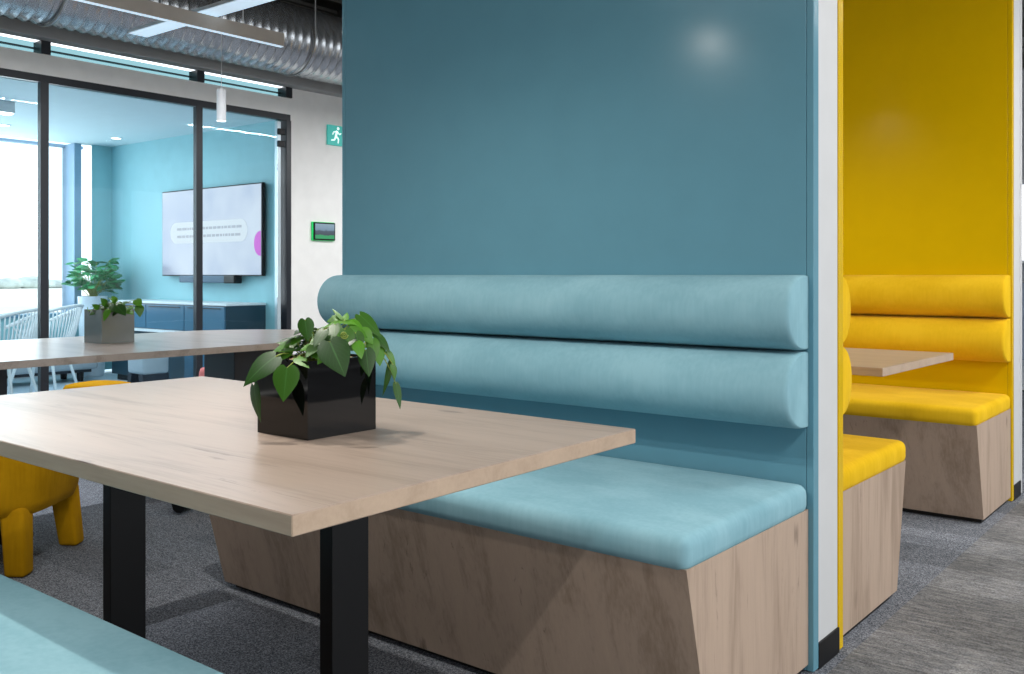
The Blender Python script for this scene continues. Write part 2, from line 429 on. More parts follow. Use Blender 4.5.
# ------------------------------------------------------------------ booth partitions
def partition(Y, colA, colB, label):
    """partition standing along X; face A towards -Y, face B towards +Y; local origin at its right end"""
    t = thing('booth_partition', label, 'partition', (-.958, Y, FL))
    L, H = 1.882, 2.75
    def face(name, y0, y1, mat):
        bm = box(BM(), -L+.0203, -.0203, y0, y1, .003, H, .002)
        box(bm, -L, -L+.0195, y0, y1, .003, H, .002); box(bm, -.0195, 0, y0, y1, .003, H, .002)
        return obj('face_panel', bm, mat, t)
    face('a', 0, .036, colA)
    obj('core', box(BM(), -L+.004, -.004, .036, .187, .0, H+.005), M['white'], t, label='white painted core between the panels')
    obj('skirting', box(BM(), -.004, .002, .034, .188, -.002, .070, .001), M['black'], t, label='black skirting block')
    face('b', .187, .223, colB)
    return t
partition(2.476, M['bluepaint'], M['yellowpaint'], 'tall booth partition with a blue front panel, white end and yellow rear edge')
partition(4.93, M['yellowpaint'], M['white'], 'tall yellow booth partition farther back, behind the yellow booth')

# ------------------------------------------------------------------ banquette benches
BL = 1.81
def bolster(z0, z1, depth):
    """D-shaped upholstered roll along X"""
    bm = BM(); h = (z1-z0)/2; zc = (z0+z1)/2; n = 22
    prof = [(-.0, zc-h)]
    for k in range(n+1):
        a = -PI/2+PI*k/n
        prof.append((-(.022+(depth-.022)*math.cos(a)**.9 if math.cos(a) > 0 else .022), zc+h*math.sin(a)))
    prof.append((0, zc+h))
    # ring stations: slight puckered rounding at both ends
    st = [(0, .925), (.003, .965), (.008, .99), (.015, 1.0)]
    RL = BL+.05
    xs = [(-x, s) for x, s in st]+[(-RL*k/14, 1.0) for k in range(1, 14)]+[(-RL+x, s) for x, s in reversed(st)]
    rings = []
    for x, s in xs:
        rings.append([bm.verts.new((x, yy*s if yy else 0, zc+(zz-zc)*(1-(1-s)*.6))) for yy, zz in prof])
    m_ = len(prof)
    for A, B in zip(rings, rings[1:]):
        for k in range(m_): bm.faces.new((A[k], A[(k+1) % m_], B[(k+1) % m_], B[k]))
    bm.faces.new(rings[0]); bm.faces.new(rings[-1])
    return bm

def bench(fab, label, loc, D=.656, rec=.106, mirror=False, bolsters=True):
    """local: back at y=0, front towards -Y (or +Y mirrored), right end at x=0"""
    t = thing('banquette_bench', label, 'bench', loc)
    s = -1 if mirror else 1
    prof = [(0, .0), (-s*(D-rec), .0), (-s*D, .414), (0, .414)]
    obj('base', poly_prism(BM(), prof, -BL, 0, 'YZ'), M['woodB'], t)
    y0, y1 = sorted((-s*.02, -s*(D-rec-.03)))
    obj('plinth', box(BM(), -BL+.02, -.015, y0, y1, FL, .0), M['plinth'], t)
    y0, y1 = sorted((-s*.002, -s*(D+.008)))
    bm = box(BM(), -BL-.002, .004, y0, y1, .404, .483, .026, 4)
    bmesh.ops.subdivide_edges(bm, edges=[e for e in bm.edges if e.calc_length() > .4], cuts=9, use_grid_fill=True)
    for v in bm.verts:                                       # crowned, a little uneven
        if v.co.z > .45:
            u = max(0, 1-abs((v.co.x+BL/2)/(BL/2))**6)*max(0, 1-abs((v.co.y-(y0+y1)/2)/((y1-y0)/2))**4)
            v.co.z += .006*u+.0015*math.sin(v.co.x*23)*u
    obj('seat_cushion', bm, fab, t, smooth='all')
    if bolsters:
        for z0, z1, d in ((.84, 1.04, .135), (.632, .836, .145)):
            if mirror: d -= .028
            bm = bolster(z0, z1, d)
            if mirror:
                for v in bm.verts: v.co.y *= -1
            obj('back_bolster', bm, fab, t, smooth=True)
    return t
bench(M['bluefab'], 'pale blue banquette bench with two back rolls on the blue partition', (-.972, 2.474, 0), .674)
bench(M['bluefab'], 'pale blue bench seat in the near corner before the dark table legs', (-.972, .12, 0), .672, mirror=True, bolsters=False)
bench(M['yellowfab'], 'near yellow bench seen end on, just behind the white partition end', (-.972, 2.701, 0), .632, .095, mirror=True)
bench(M['yellowfab'], 'far yellow banquette bench facing the camera below two yellow rolls', (-.965, 4.928, 0), .648, .12)

# ------------------------------------------------------------------ booth tables
def booth_table(label, corners, zt=.74, th=.028):
    cx = sum(p[0] for p in corners)/4; cy = sum(p[1] for p in corners)/4
    t = thing('booth_table', label, 'table', (cx, cy, 0))
    bm = poly_prism(BM(), [(x-cx, y-cy) for x, y in corners], zt-th, zt, 'XY', .0015, 1)
    bmesh.ops.recalc_face_normals(bm, faces=bm.faces[:])
    for f in bm.faces: f.material_index = 0 if f.normal.z > .5 else 1
    obj('tabletop', bm, [M['woodT'], M['woodE']], t)
    for s in (-1, 1):
        xc = s*.385+.006
        bm = box(BM(), xc-.0175, xc+.0175, -.062, .026, .012, zt-th-.006, .002)
        lg = obj('leg', bm, M['black'], t)
        obj('foot_plate', box(BM(), xc-.04, xc+.04, -.25, .25, FL, .012, .003), M['black'], lg)
        obj('mounting_plate', box(BM(), xc-.05, xc+.05, -.2, .2, zt-th-.006, zt-th), M['black'], lg)
    return t
booth_table('pale oak booth table on two black flat legs in the blue booth', [(-2.48, .768), (-.957, .753), (-.972, 1.596), (-2.48, 1.622)])
booth_table('pale oak table of the yellow booth behind the white partition end', [(-2.5, 3.14), (-.985, 3.134), (-.966, 3.92), (-2.5, 3.93)])

# ------------------------------------------------------------------ long oval table in the middle
def long_table():
    t = thing('long_table', 'long round-ended oak table standing before the glass screen', 'table', (-3.99, 1.5, 0))
    r = .56; pts = []
    for k in range(25):
        a = -PI/2+0*PI; a = PI*k/24; pts.append((r*math.cos(a), 1.30+r*math.sin(a)))
    for k in range(25):
        a = PI+PI*k/24; pts.append((r*math.cos(a), -1.2+r*math.sin(a)))
    obj('tabletop', poly_prism(BM(), pts, .713, .74, 'XY', .001, 1), M['woodM'], t)
    for y in (1.345, .0):
        p = obj('pedestal', box(BM(), -.11, .14, y-.155, y+.155, .05, .713, .004), M['navy'], t)
        for sx in (-1, 1):
            for sy in (-1, 1):
                bm = tube(BM(), [(sx*.06, y+sy*.08, .025), (sx*.22, y+sy*(.50 if y > 1 and sy < 0 else .2), .025)], .03, 10, .036)
                obj('foot', bm, M['black'], p, smooth=True)
    return t
long_table()

# ------------------------------------------------------------------ stools
def pouf_stool(loc, rz, label, mat, w_=.26, h=.45):
    t = thing('stool', label, 'stool', loc, rz)
    bm = BM(); n = 40
    prof = [(.0, .19), (.80, .175), (.93, .19), (.985, .23), (1.0, .30), (1.0, h-.07), (.97, h-.03), (.90, h-.008), (.7, h), (0, h)]
    rings = []
    for r, z in prof:
        ring = []
        for k in range(n):
            a = 2*PI*k/n; c, s = math.cos(a), math.sin(a)
            q = (abs(c)**3.4+abs(s)**3.4)**(-1/3.4)
            arch = .025*abs(math.sin(2*a))*0
            ring.append(bm.verts.new((w_*r*q*c, w_*r*q*s, z+arch)))
        rings.append(ring)
    for A, B in zip(rings[1:-1], rings[2:-1]):
        for k in range(n): bm.faces.new((A[k], A[(k+1) % n], B[(k+1) % n], B[k]))
    bm.faces.new(rings[1]); bm.faces.new(rings[-2])
    for v in [v for v in bm.verts if not v.link_faces]: bm.verts.remove(v)
    obj('seat', bm, mat, t, smooth='all')
    for sx in (-1, 1):
        for sy in (-1, 1):
            bm = box(BM(), -.040, .040, -.040, .040, FL+.002, .22, .014, 3)
            for v in bm.verts:
                k = (v.co.z-.1)/.22
                f = 1+.15*k
                v.co.x = v.co.x*f+sx*(w_-.075-k*.02); v.co.y = v.co.y*f+sy*(w_-.075-k*.02)
            obj('leg', bm, mat, t, smooth='all')
    return t
pouf_stool((-3.735, 1.56, 0), R(38), 'chunky mustard felt stool with four thick legs, left below the booth table', M['mustard'])
pouf_stool((-5.2, 2.73, 0), R(20), 'yellow felt stool beyond the long table, only its top showing', M['mustard'], .165, .43)
pouf_stool((-4.85, 3.27, 0), R(10), 'pink felt stool peeping out left of the long table pedestal', M['pink'], .09, .50)

# ------------------------------------------------------------------ plants
def unproj(px, py, Z):
    r = (px-512)/FPX*Z; u = (275-py)/FPX*Z
    a = R(YAW); c, s = math.cos(a), math.sin(a)
    return Vector((r*c-Z*s, r*s+Z*c, CAM.z+u))
RIGHT = Vector((math.cos(R(YAW)), math.sin(R(YAW)), 0)); FWD = Vector((-math.sin(R(YAW)), math.cos(R(YAW)), 0)); UP = Vector((0, 0, 1))

ROWS = [(-.10, .50, 1), (0, .80, 0), (.14, .98, 0), (.30, 1.0, 0), (.48, .86, 0), (.66, .60, 0), (.82, .33, 0), (.93, .13, 0), (1, .0, 0)]
def leaf(bm, base, tip, W, nrm, tone, droop=.12, fold=.22, heart=True):
    uvl = bm.loops.layers.uv.verify(); tl = bm.verts.layers.float.get('tone') or bm.verts.layers.float.new('tone')
    base = Vector(base); tip = Vector(tip); ax = tip-base; L = ax.length; ax.normalize()
    nrm = Vector(nrm); sd = ax.cross(nrm).normalized(); nn = sd.cross(ax).normalized()
    grid = []
    rows = ROWS if heart else [(0, .05, 0), (.15, .6, 0), (.4, 1, 0), (.65, .85, 0), (.85, .45, 0), (1, 0, 0)]
    for t_, wd, lobe in rows:
        row = []
        for s in (-1, -.55, 0, .55, 1):
            tt = t_
            if heart and lobe and abs(s) < .3: tt = .0
            if heart and t_ == 0 and abs(s) < .3: tt = .02
            hw = wd*W/2
            p = base+ax*L*tt+sd*hw*s+nn*(fold*abs(s)*hw-droop*L*tt*tt-.25*hw*s*s)
            v = bm.verts.new(p); v[tl] = tone; row.append((v, (s+1)/2, max(tt, 0)))
        grid.append(row)
    for A, B in zip(grid, grid[1:]):
        for k in range(4):
            q = (A[k], A[k+1], B[k+1], B[k])
            f = bm.faces.new([x[0] for x in q]); f.smooth = True
            for lp, x in zip(f.loops, q): lp[uvl].uv = (x[1], x[2])

def curve(p0, p1, lift, n=7):
    p0, p1 = Vector(p0), Vector(p1); m_ = (p0+p1)/2+Vector((0, 0, lift))
    return [p0*(1-t)**2+m_*2*t*(1-t)+p1*t*t for t in [k/n for k in range(n+1)]]

def hollow_box(wx, wy, h, th):
    bm = box(BM(), -wx, wx, -wy, wy, 0, .008)
    for a in ((-wx, -wx+th, -wy, wy), (wx-th, wx, -wy, wy), (-wx+th, wx-th, -wy, -wy+th), (-wx+th, wx-th, wy-th, wy)):
        box(bm, *a, .008, h)
    bmesh.ops.remove_doubles(bm, verts=bm.verts, dist=.0001)
    return bm

# glossy black cube planter with the trailing philodendron
PX, PY, PZ = -1.438, 1.1915, .7405
t = thing('potted_plant', 'trailing heart-leaved plant in a glossy black cube pot on the near booth table', 'plant', (PX, PY, PZ))
obj('pot', hollow_box(.074, .0835, .143, .005), M['blackgloss'], t)
bm = BM(); bmesh.ops.create_grid(bm, x_segments=14, y_segments=14, size=1)
for v in bm.verts: v.co = Vector((v.co.x*.068, v.co.y*.0775, .129+random.uniform(0, .010)))
obj('soil', bm, M['soil'], t, smooth='all')
lb, sb = BM(), BM(); O = Vector((PX, PY, PZ))
def L(bx, by, bz, tx, ty, tz, wpx, nrm, tone, root=None, droop=.12, lift=.03, fold=.22):
    """one leaf: pixel and depth (metres beyond 1.80 m) of its stalk end and its tip"""
    p = unproj(bx, by, 1.80+bz)-O; q = unproj(tx, ty, 1.80+tz)-O
    n = RIGHT*nrm[0]+UP*nrm[1]-FWD*nrm[2]
    leaf(lb, p, q, wpx*1.9e-3, n, tone, droop, fold)
    rt = Vector(root) if root else Vector((random.uniform(-.04, .04), random.uniform(-.045, .045), .125))
    tube(sb, curve(rt, p, lift), .0017, 5, .0011)
# nrm = (right, up, towards the camera)
L(275, 357, -.06, 240, 381, -.09, 30, (-.25, .8, .8), .16, droop=.22)
L(287, 368, -.10, 283, 402, -.12, 26, (-.1, .25, 1), .38, droop=.02)
L(254, 386, -.06, 257, 423, -.08, 18, (-.6, .1, .6), .15, root=(-.06, -.05, .14), lift=.05)
L(305, 320, -.05, 308, 342, -.05, 16, (.1, .1, 1), .28, droop=0, fold=.1)
L(300, 337, -.02, 267, 352, -.05, 17, (-.1, 1, .35), .60)
L(303, 345, .0, 276, 340, .0, 15, (0, 1, .5), .42)
L(330, 342, -.08, 345, 376, -.12, 31, (.15, .45, 1), .12, droop=.05)
L(324, 330, -.05, 313, 346, -.08, 14, (-.2, .5, .8), .2)
L(335, 325, -.03, 333, 345, -.08, 14, (0, .4, 1), .30)
L(366, 350, -.06, 369, 377, -.08, 17, (.1, .2, 1), .16, droop=.03)
L(360, 315, .03, 383, 336, .02, 19, (.35, .8, .6), .35, droop=.1)
L(376, 334, .04, 392, 352, .03, 15, (.4, .8, .4), .25)
L(377, 344, .03, 381, 366, .02, 17, (.5, .3, .9), .85)
L(372, 340, .0, 376, 360, -.02, 14, (.2, .3, 1), .6)
L(391, 362, .04, 385, 397, .03, 9, (.7, .2, .6), .2, root=(.05, .06, .15), lift=.05)
L(393, 365, .03, 396, 380, .02, 9, (.7, .2, .6), .5, root=(.05, .06, .15), lift=.05)
L(396, 384, .03, 402, 409, .02, 10, (.7, .2, .7), .25, root=(.05, .06, .15), lift=.07)
L(388, 352, .04, 397, 366, .04, 10, (.5, .6, .5), .7, root=(.05, .06, .15), lift=.05)
L(343, 321, .0, 321, 326, -.02, 11, (0, 1, .3), .95)
L(343, 321, .0, 357, 323, -.01, 11, (0, 1, .4), .9)
L(341, 322, .0, 331, 314, .02, 8, (0, .6, .8), .8)
L(345, 320, .0, 347, 311, .02, 7, (0, .5, .8), .9)
L(342, 319, .0, 331, 307, .02, 4, (0, .5, .8), .8)
L(350, 328, -.02, 368, 336, -.04, 15, (.2, .9, .5), .55)
L(345, 330, -.05, 352, 350, -.07, 15, (.1, .6, .9), .45)
L(356, 333, -.04, 360, 352, -.06, 14, (.1, .4, 1), .3)
L(339, 330, -.02, 345, 345, -.05, 12, (0, .6, .8), .75)
L(318, 343, -.05, 305, 356, -.08, 15, (-.1, .9, .6), .5)
L(313, 350, -.05, 325, 360, -.08, 14, (.1, .9, .6), .65)
L(290, 352, -.03, 272, 362, -.05, 12, (-.1, .9, .5), .55)
L(297, 358, -.06, 309, 366, -.09, 12, (.1, .9, .6), .8)
for q in ((322, 338, -.03, 309, 345, -.05, 14, .9), (316, 346, -.04, 300, 349, -.06, 12, .8), (327, 352, -.07, 318, 363, -.10, 12, .55), (350, 322, .0, 365, 329, .0, 13, .8), (338, 318, .02, 326, 321, .02, 11, .7),
          (352, 338, -.05, 341, 349, -.08, 13, .12), (362, 330, .0, 373, 344, -.01, 14, .9), (333, 334, -.03, 322, 340, -.06, 13, .1), (296, 345, .0, 283, 347, .0, 12, .5), (357, 342, -.06, 362, 358, -.08, 13, .85), (346, 334, -.05, 336, 343, -.07, 12, .65)):
    L(*q[:7], (random.uniform(-.4, .4), .7, .7), q[7])
rr = random.Random(4)
for k in range(46):
    a = rr.uniform(0, 2*PI); r0 = rr.uniform(.0, .06); h0 = rr.uniform(.155, .20)
    b = Vector((r0*math.cos(a), r0*math.sin(a), h0)); ln = rr.uniform(.028, .045)
    q = b+Vector((math.cos(a)*ln, math.sin(a)*ln, rr.uniform(-.02, .012)))
    leaf(lb, b, q, ln*.62, Vector((rr.uniform(-.4, .4), rr.uniform(-.6, .1), 1)), rr.choice((.05, .1, .2, .35, .6, .95)))
    tube(sb, curve((r0*.5*math.cos(a), r0*.5*math.sin(a), .125), b, .01, 4), .0015, 5, .001)
# a curled tendril
sp = [unproj(344+4*(1-k/26)*math.cos(k*.55), 335+4*(1-k/26)*math.sin(k*.55), 1.71)-O for k in range(24)]
tube(sb, sp, .0012, 5)
obj('foliage', lb, M['leaf'], t); obj('stems', sb, M['stem'], t, smooth='all')

# grey cube planter on the long table
GX, GY = -4.055, 2.18
t = thing('potted_plant', 'small trailing plant in a grey cube pot on the long table', 'plant', (GX, GY, .7405))
obj('pot', hollow_box(.076, .076, .147, .006), M['greypot'], t)
bm = BM(); bmesh.ops.create_grid(bm, x_segments=10, y_segments=10, size=1)
for v in bm.verts: v.co = Vector((v.co.x*.07, v.co.y*.07, .13+random.uniform(0, .008)))
obj('soil', bm, M['soil'], t, smooth='all')
lb, sb = BM(), BM(); O = Vector((GX, GY, .7405))
def G(bx, by, tx, ty, wpx, nrm, tone, dz=0.0):
    p = unproj(bx, by, 4.18+dz)-O; q = unproj(tx, ty, 4.16+dz)-O
    leaf(lb, p, q, wpx*5.8e-3, RIGHT*nrm[0]+UP*nrm[1]-FWD*nrm[2], tone, .1)
    tube(sb, curve(((random.uniform(-.03, .03)), random.uniform(-.03, .03), .13), p, .02), .0022, 5, .0016)
G(104, 306, 94, 312, 6, (-.3, .8, .6), .15); G(110, 304, 99, 308, 6, (0, .8, .6), .3); G(112, 303, 117, 299, 7, (.2, .7, .7), .6)
G(115, 306, 105, 313, 8, (0, .7, .8), .2, -.04); G(117, 306, 126, 315, 9, (.2, .8, .7), .15, -.04); G(108, 310, 103, 321, 6, (-.2, .4, 1), .7, -.08)
G(122, 308, 130, 312, 6, (.2, .8, .5), .75); G(136, 300, 141, 306, 7, (.3, .4, .9), .8, .02); G(139, 306, 140, 317, 7, (.3, .2, 1), .45, .02)
G(114, 301, 108, 297, 4, (0, .8, .5), .85); G(124, 305, 119, 301, 6, (0, .8, .5), .5); G(128, 311, 133, 314, 6, (.2, .8, .5), .9)
G(88, 311, 87, 307, 4, (-.2, .5, .9), .95)
for q in ((100, 309, 92, 304, 6, .7), (106, 304, 101, 298, 6, .5), (116, 302, 112, 296, 6, .9), (121, 306, 127, 301, 6, .6), (126, 310, 134, 307, 6, .8), (96, 311, 89, 315, 5, .2), (118, 309, 112, 316, 7, .15)):
    G(*q[:5], (random.uniform(-.3, .3), .7, .7), q[5])
rr = random.Random(9)
for k in range(34):
    a = rr.uniform(0, 2*PI); r0 = rr.uniform(0, .06); b = Vector((r0*math.cos(a), r0*math.sin(a), rr.uniform(.145, .18)))
    leaf(lb, b, b+Vector((math.cos(a)*.045, math.sin(a)*.045, rr.uniform(-.02, .01))), .028, Vector((0, -.3, 1)), rr.uniform(.05, .6))
obj('foliage', lb, M['leaf'], t); obj('stems', sb, M['stem'], t, smooth='all')

# tall white planter with a bushy plant at the meeting room window
QX, QY = -9.70, 5.03
t = thing('potted_plant', 'bushy green plant in a tall white pot by the meeting room window', 'plant', (QX, QY, FL))
bm = lathe(BM(), [(.10, 0), (.115, .02), (.145, .82), (.145, .84), (.13, .84), (.125, .80), (.0001, .80)], n=36)
obj('pot', bm, M['whitepot'], t, smooth=True)
obj('soil', lathe(BM(), [(.0001, .805), (.12, .803), (.124, .812), (.0001, .815)], n=24), M['soil'], t, smooth='all')
lb, sb = BM(), BM(); rr = random.Random(21)
for k in range(60):
    a = rr.uniform(0, 2*PI); e = rr.uniform(.05, 1); hh = .86+e*.36
    rad = (.10+.13*math.sin(PI*min(1, e*.9+.05)))*rr.uniform(.6, 1.1)
    end = Vector((math.cos(a)*rad, math.sin(a)*rad, hh+rr.uniform(-.02, .05)))
    cv = curve((rr.uniform(-.03, .03), rr.uniform(-.03, .03), .81), end, .06, 5); tube(sb, cv, .004, 5, .002)
    for j in range(5):
        b = cv[-1-(j//2)] if j < 4 else end; aa = a+rr.uniform(-1.6, 1.6)
        ln = rr.uniform(.08, .12)
        leaf(lb, b, b+Vector((math.cos(aa)*ln, math.sin(aa)*ln, rr.uniform(-.03, .045))), ln*.5, Vector((rr.uniform(-1, 1), rr.uniform(-1.2, .3), 1)), rr.random(), heart=False)
obj('foliage', lb, M['leaf2'], t); obj('stems', sb, M['stem'], t, smooth='all')

# ------------------------------------------------------------------ things in the meeting room
def screen_tv():
    t = thing('wall_screen', 'large white-lit presentation screen on the teal meeting room wall', 'screen', (-8.045, MY, 1.46))
    obj('body', box(BM(), -.845, .820, -.075, -.035, -.43, .43, .004), M['black'], t)
    m, nt, b = newmat('presentation_slide')
    v = mapped(nt, (1, 1, 1)); nz = N(nt, 'ShaderNodeTexNoise', i_Scale=2.0, i_Detail=2.0); nt.links.new(v, nz.inputs[0])
    c = ramp(nt, nz.outputs[0], [(.35, hexc('#b4bcdc')), (.5, hexc('#ccd0e6')), (.65, hexc('#dfe1f0'))])
    nt.links.new(c, b.inputs['Emission Color']); b.inputs['Emission Strength'].default_value = .72; b.inputs['Base Color'].default_value = (.03, .03, .04, 1)
    b.inputs['Roughness'].default_value = .15
    s = obj('display', box(BM(), -.833, .808, -.079, -.075, -.418, .418), m, t)
    pill = []
    for k in range(13):
        a = -PI/2+PI*k/12; pill.append((.50+.105*math.cos(a), .0+.105*math.sin(a)))
    for k in range(13):
        a = PI/2+PI*k/12; pill.append((-.58+.105*math.cos(a), .0+.105*math.sin(a)))
    obj('caption_bubble', poly_prism(BM(), pill, -.081, -.079, 'XZ'), emit('bubble_white', '#f0f3fa', .88, base=(.03,.03,.03,1)), s)
    r_ = random.Random(2)
    for z in (.025, -.05):
        x = -.56; bm = BM()
        while x < .47:
            w_ = r_.uniform(.02, .08); box(bm, x, x+w_, -.0825, -.081, z, z+.024); x += w_+.014
        obj('caption_line', bm, emit('caption_grey', '#bfc4d4', .8, base=(.03,.03,.03,1)), s)
    bm = BM(); pts = [(.806, -.245), (.806, -.015)]
    for k in range(11):
        a = PI/2+PI*k/10; pts.append((.80+.095*math.cos(a), -.13+.115*math.sin(a)))
    obj('magenta_dot', poly_prism(BM(), pts, -.081, -.079, 'XZ'), emit('magenta_ink', '#e640e2', .85, base=(.03,.03,.03,1)), s)
screen_tv()
t = thing('sound_bar', 'dark slim bar mounted below the big presentation screen', 'speaker', (-8.07, MY, 1.0))
obj('body', box(BM(), -.46, .46, -.11, -.03, -.035, .035, .012, 3), plain('slate_grille', '#4e6478', .6), t)
obj('end_cap', box(BM(), .30, .475, -.115, -.025, -.04, .04, .012, 3), M['black'], t)
obj('bracket', box(BM(), -.06, .06, -.03, 0, -.03, .03), M['black'], t)

def credenza():
    t = thing('credenza', 'long dark low cabinet with a pale top against the teal wall', 'cabinet', (-7.27, MY-.002, FL))
    W = 1.98
    obj('carcass', box(BM(), -W, 0, -.42, 0, .06, .785, .003), M['cred'], t)
    obj('top', box(BM(), -W-.01, .01, -.43, 0, .785, .806, .003), M['whiteplastic'], t)
    obj('plinth', box(BM(), -W+.04, -.04, -.38, -.02, 0, .06), M['black'], t)
    for x0, x1, z0, z1 in ((-.64, -.01, .08, .775), (-1.30, -.65, .545, .775), (-1.97, -1.31, .545, .775)):
        d = obj('door', box(BM(), x0, x1, -.437, -.42, z0, z1, .002), M['cred_l'], t)
        obj('handle', box(BM(), x0+.06, x1-.06, -.445, -.437, z1-.02, z1-.012), M['black'], d)
    obj('shelf', box(BM(), -1.97, -.65, -.46, -.42, .515, .54), M['whiteplastic'], t, label='pale shelf edge')
credenza()

def shell_chair(loc, rz, label):
    t = thing('armchair', label, 'chair', loc, rz, )
    bm = BM(); n = 28
    lathe_pts = [(.0001, .40), (.17, .405), (.215, .43), (.225, .455), (.0001, .46)]
    lathe(bm, lathe_pts, n=32); obj('seat', bm, M['whiteplastic'], t, smooth=True)
    def rim(a, z_, r):   # higher behind, sloping to the arms
        k = abs(a-PI/2)/(PI*.62)
        return Vector((r*math.cos(a), r*math.sin(a), z_-.16*k*k))
    arc = [PI/2-PI*.62+2*PI*.62*k/36 for k in range(37)]
    bm = BM(); tube(bm, [rim(a, .80, .31) for a in arc], .013, 8); obj('backrest_rim', bm, M['whiteplastic'], t, smooth='all')
    bm = BM()
    for a in arc[::1]: tube(bm, [rim(a, .80, .31), Vector((.255*math.cos(a), .255*math.sin(a), .56)), Vector((.21*math.cos(a), .21*math.sin(a), .435))], .006, 5)
    obj('slats', bm, M['whiteplastic'], t, smooth='all')
    for sx in (-1, 1):
        for sy in (-1, 1): obj('leg', tube(BM(), [(sx*.13, sy*.13, .41), (sx*.22, sy*.22, 0)], .013, 8), M['whiteplastic'], t, smooth='all')
    return t
shell_chair((-8.31, 3.87, FL), R(-51), 'white slatted shell chair at the right of the white meeting table')
shell_chair((-7.62, 3.22, FL), R(-51), 'white slatted shell chair at the left edge, nearest the glass')
t = thing('round_table', 'white round meeting table between the slatted chairs', 'table', (-8.85, 3.2, FL))
obj('tabletop', lathe(BM(), [(.0001, .715), (.54, .715), (.56, .725), (.55, .735), (.0001, .735)], n=48), M['whiteplastic'], t, smooth=True)
obj('column', lathe(BM(), [(.04, .02), (.035, .3), (.035, .715)], n=20), M['whiteplastic'], t, smooth=True)
obj('foot', lathe(BM(), [(.28, 0), (.28, .01), (.05, .025), (.0001, .025)], n=36), M['whiteplastic'], t, smooth=True)
t = thing('low_bench', 'long grey padded bench on dark feet under the meeting room window', 'bench', (-9.48, 4.0, FL))
obj('seat', box(BM(), -.25, .25, -1.1, .85, .12, .42, .03, 3), M['greyfab'], t, smooth=True)
obj('base_rail', box(BM(), -.2, .2, -1.05, .8, .09, .12), M['navy'], t)
for x in (-.17, .17):
    for y in (-.95, -.1, .7): obj('foot', lathe(BM(), [(.03, 0), (.035, .10)], (x, y), 14), M['black'], t)
t = thing('low_stool', 'small grey stool on two dark runners before the dark cabinet', 'stool', (-7.98, 4.66, FL))
obj('seat', box(BM(), -.14, .14, -.13, .13, .17, .43, .03, 3), M['greyfab'], t, smooth=True)
for s in (-1, 1): obj('leg', poly_prism(BM(), [(s*.14, .0), (s*.09, .0), (s*.06, .17), (s*.12, .17)], -.13, .13, 'XZ'), M['navy'], t)

# ceiling fittings of the meeting room
t = thing('ceiling_light', 'white surface light bar on the meeting room ceiling', 'light', (-8.1, 2.9, MC))
obj('housing', box(BM(), -.05, .05, -.62, .62, -.09, 0, .003), M['whiteplastic'], t)
obj('diffuser', box(BM(), -.045, .045, -.61, .61, -.10, -.09), M['diff'], t)
for x, y, lb_ in ((-9.33, 5.09, 'small round downlight near the teal corner of the meeting room'), (-9.35, 3.99, 'small round downlight over the left of the meeting room window')):
    t = thing('downlight', lb_, 'light', (x, y, MC))
    obj('ring', lathe(BM(), [(.03, -.004), (.055, -.006), (.06, 0), (.03, 0)], n=24), M['whiteplastic'], t, smooth=True)
    obj('lens', lathe(BM(), [(.0001, -.006), (.045, -.006), (.045, -.001), (.0001, -.001)], n=24), M['diff'], t)

# ------------------------------------------------------------------ on the white wall
t = thing('exit_sign', 'green exit sign with a white running figure on the white wall', 'sign', (-6.998, 6.01, 2.37))
obj('panel', box(BM(), 0, .02, -.10, .10, -.095, .095, .003), M['exitgreen'], t)
bm = BM()
def stroke(bm_, p, q, w0, w1):
    p = Vector((p[0], p[1])); q = Vector((q[0], q[1])); d = (q-p).normalized(); n_ = Vector((-d.y, d.x))
    poly_prism(bm_, [tuple(p+n_*w0), tuple(q+n_*w1), tuple(q-n_*w1), tuple(p-n_*w0)], .02, .0215, 'YZ')
def fig(a, b): return (a*.085, b*.085)
stroke(bm, fig(.15, .5), fig(-.05, -.1), .013, .012)
stroke(bm, fig(-.05, -.1), fig(.35, -.35), .010, .008); stroke(bm, fig(.35, -.35), fig(.30, -.85), .008, .007)
stroke(bm, fig(-.05, -.1), fig(-.2, -.5), .010, .008); stroke(bm, fig(-.2, -.5), fig(-.7, -.6), .008, .006)
stroke(bm, fig(.15, .48), fig(-.35, .35), .006, .006); stroke(bm, fig(-.35, .35), fig(-.5, .05), .006, .005)
stroke(bm, fig(.15, .45), fig(.5, .15), .006, .006); stroke(bm, fig(.5, .15), fig(.75, .3), .006, .005)
poly_prism(bm, [(.30*.085+.016*math.cos(2*PI*k/14), .80*.085+.016*math.sin(2*PI*k/14)) for k in range(14)], .02, .0215, 'YZ')
obj('running_figure', bm, M['exitwhite'], t)
t = thing('booking_panel', 'small black room booking tablet with a green lit edge on the white wall', 'tablet', (-6.998, 5.87, 1.45))
obj('green_light_strip', box(BM(), 0, .016, -.145, .128, -.088, .088, .004), emit('green_status_light', '#12b45a', .5), t)
obj('bezel', box(BM(), .010, .028, -.130, .124, -.083, .083, .004), M['black'], t)
m, nt, b = newmat('tablet_picture')
tc = nt.nodes.new('ShaderNodeTexCoord'); sx = nt.nodes.new('ShaderNodeSeparateXYZ'); nt.links.new(tc.outputs['Object'], sx.inputs[0])
nz = N(nt, 'ShaderNodeTexNoise', i_Scale=25.0); nt.links.new(tc.outputs['Object'], nz.inputs[0])
hgt = math_(nt, 'ADD', math_(nt, 'ADD', math_(nt, 'DIVIDE', sx.outputs[2], .14), .5), math_(nt, 'MULTIPLY', math_(nt, 'SUBTRACT', nz.outputs[0], .5), .2))
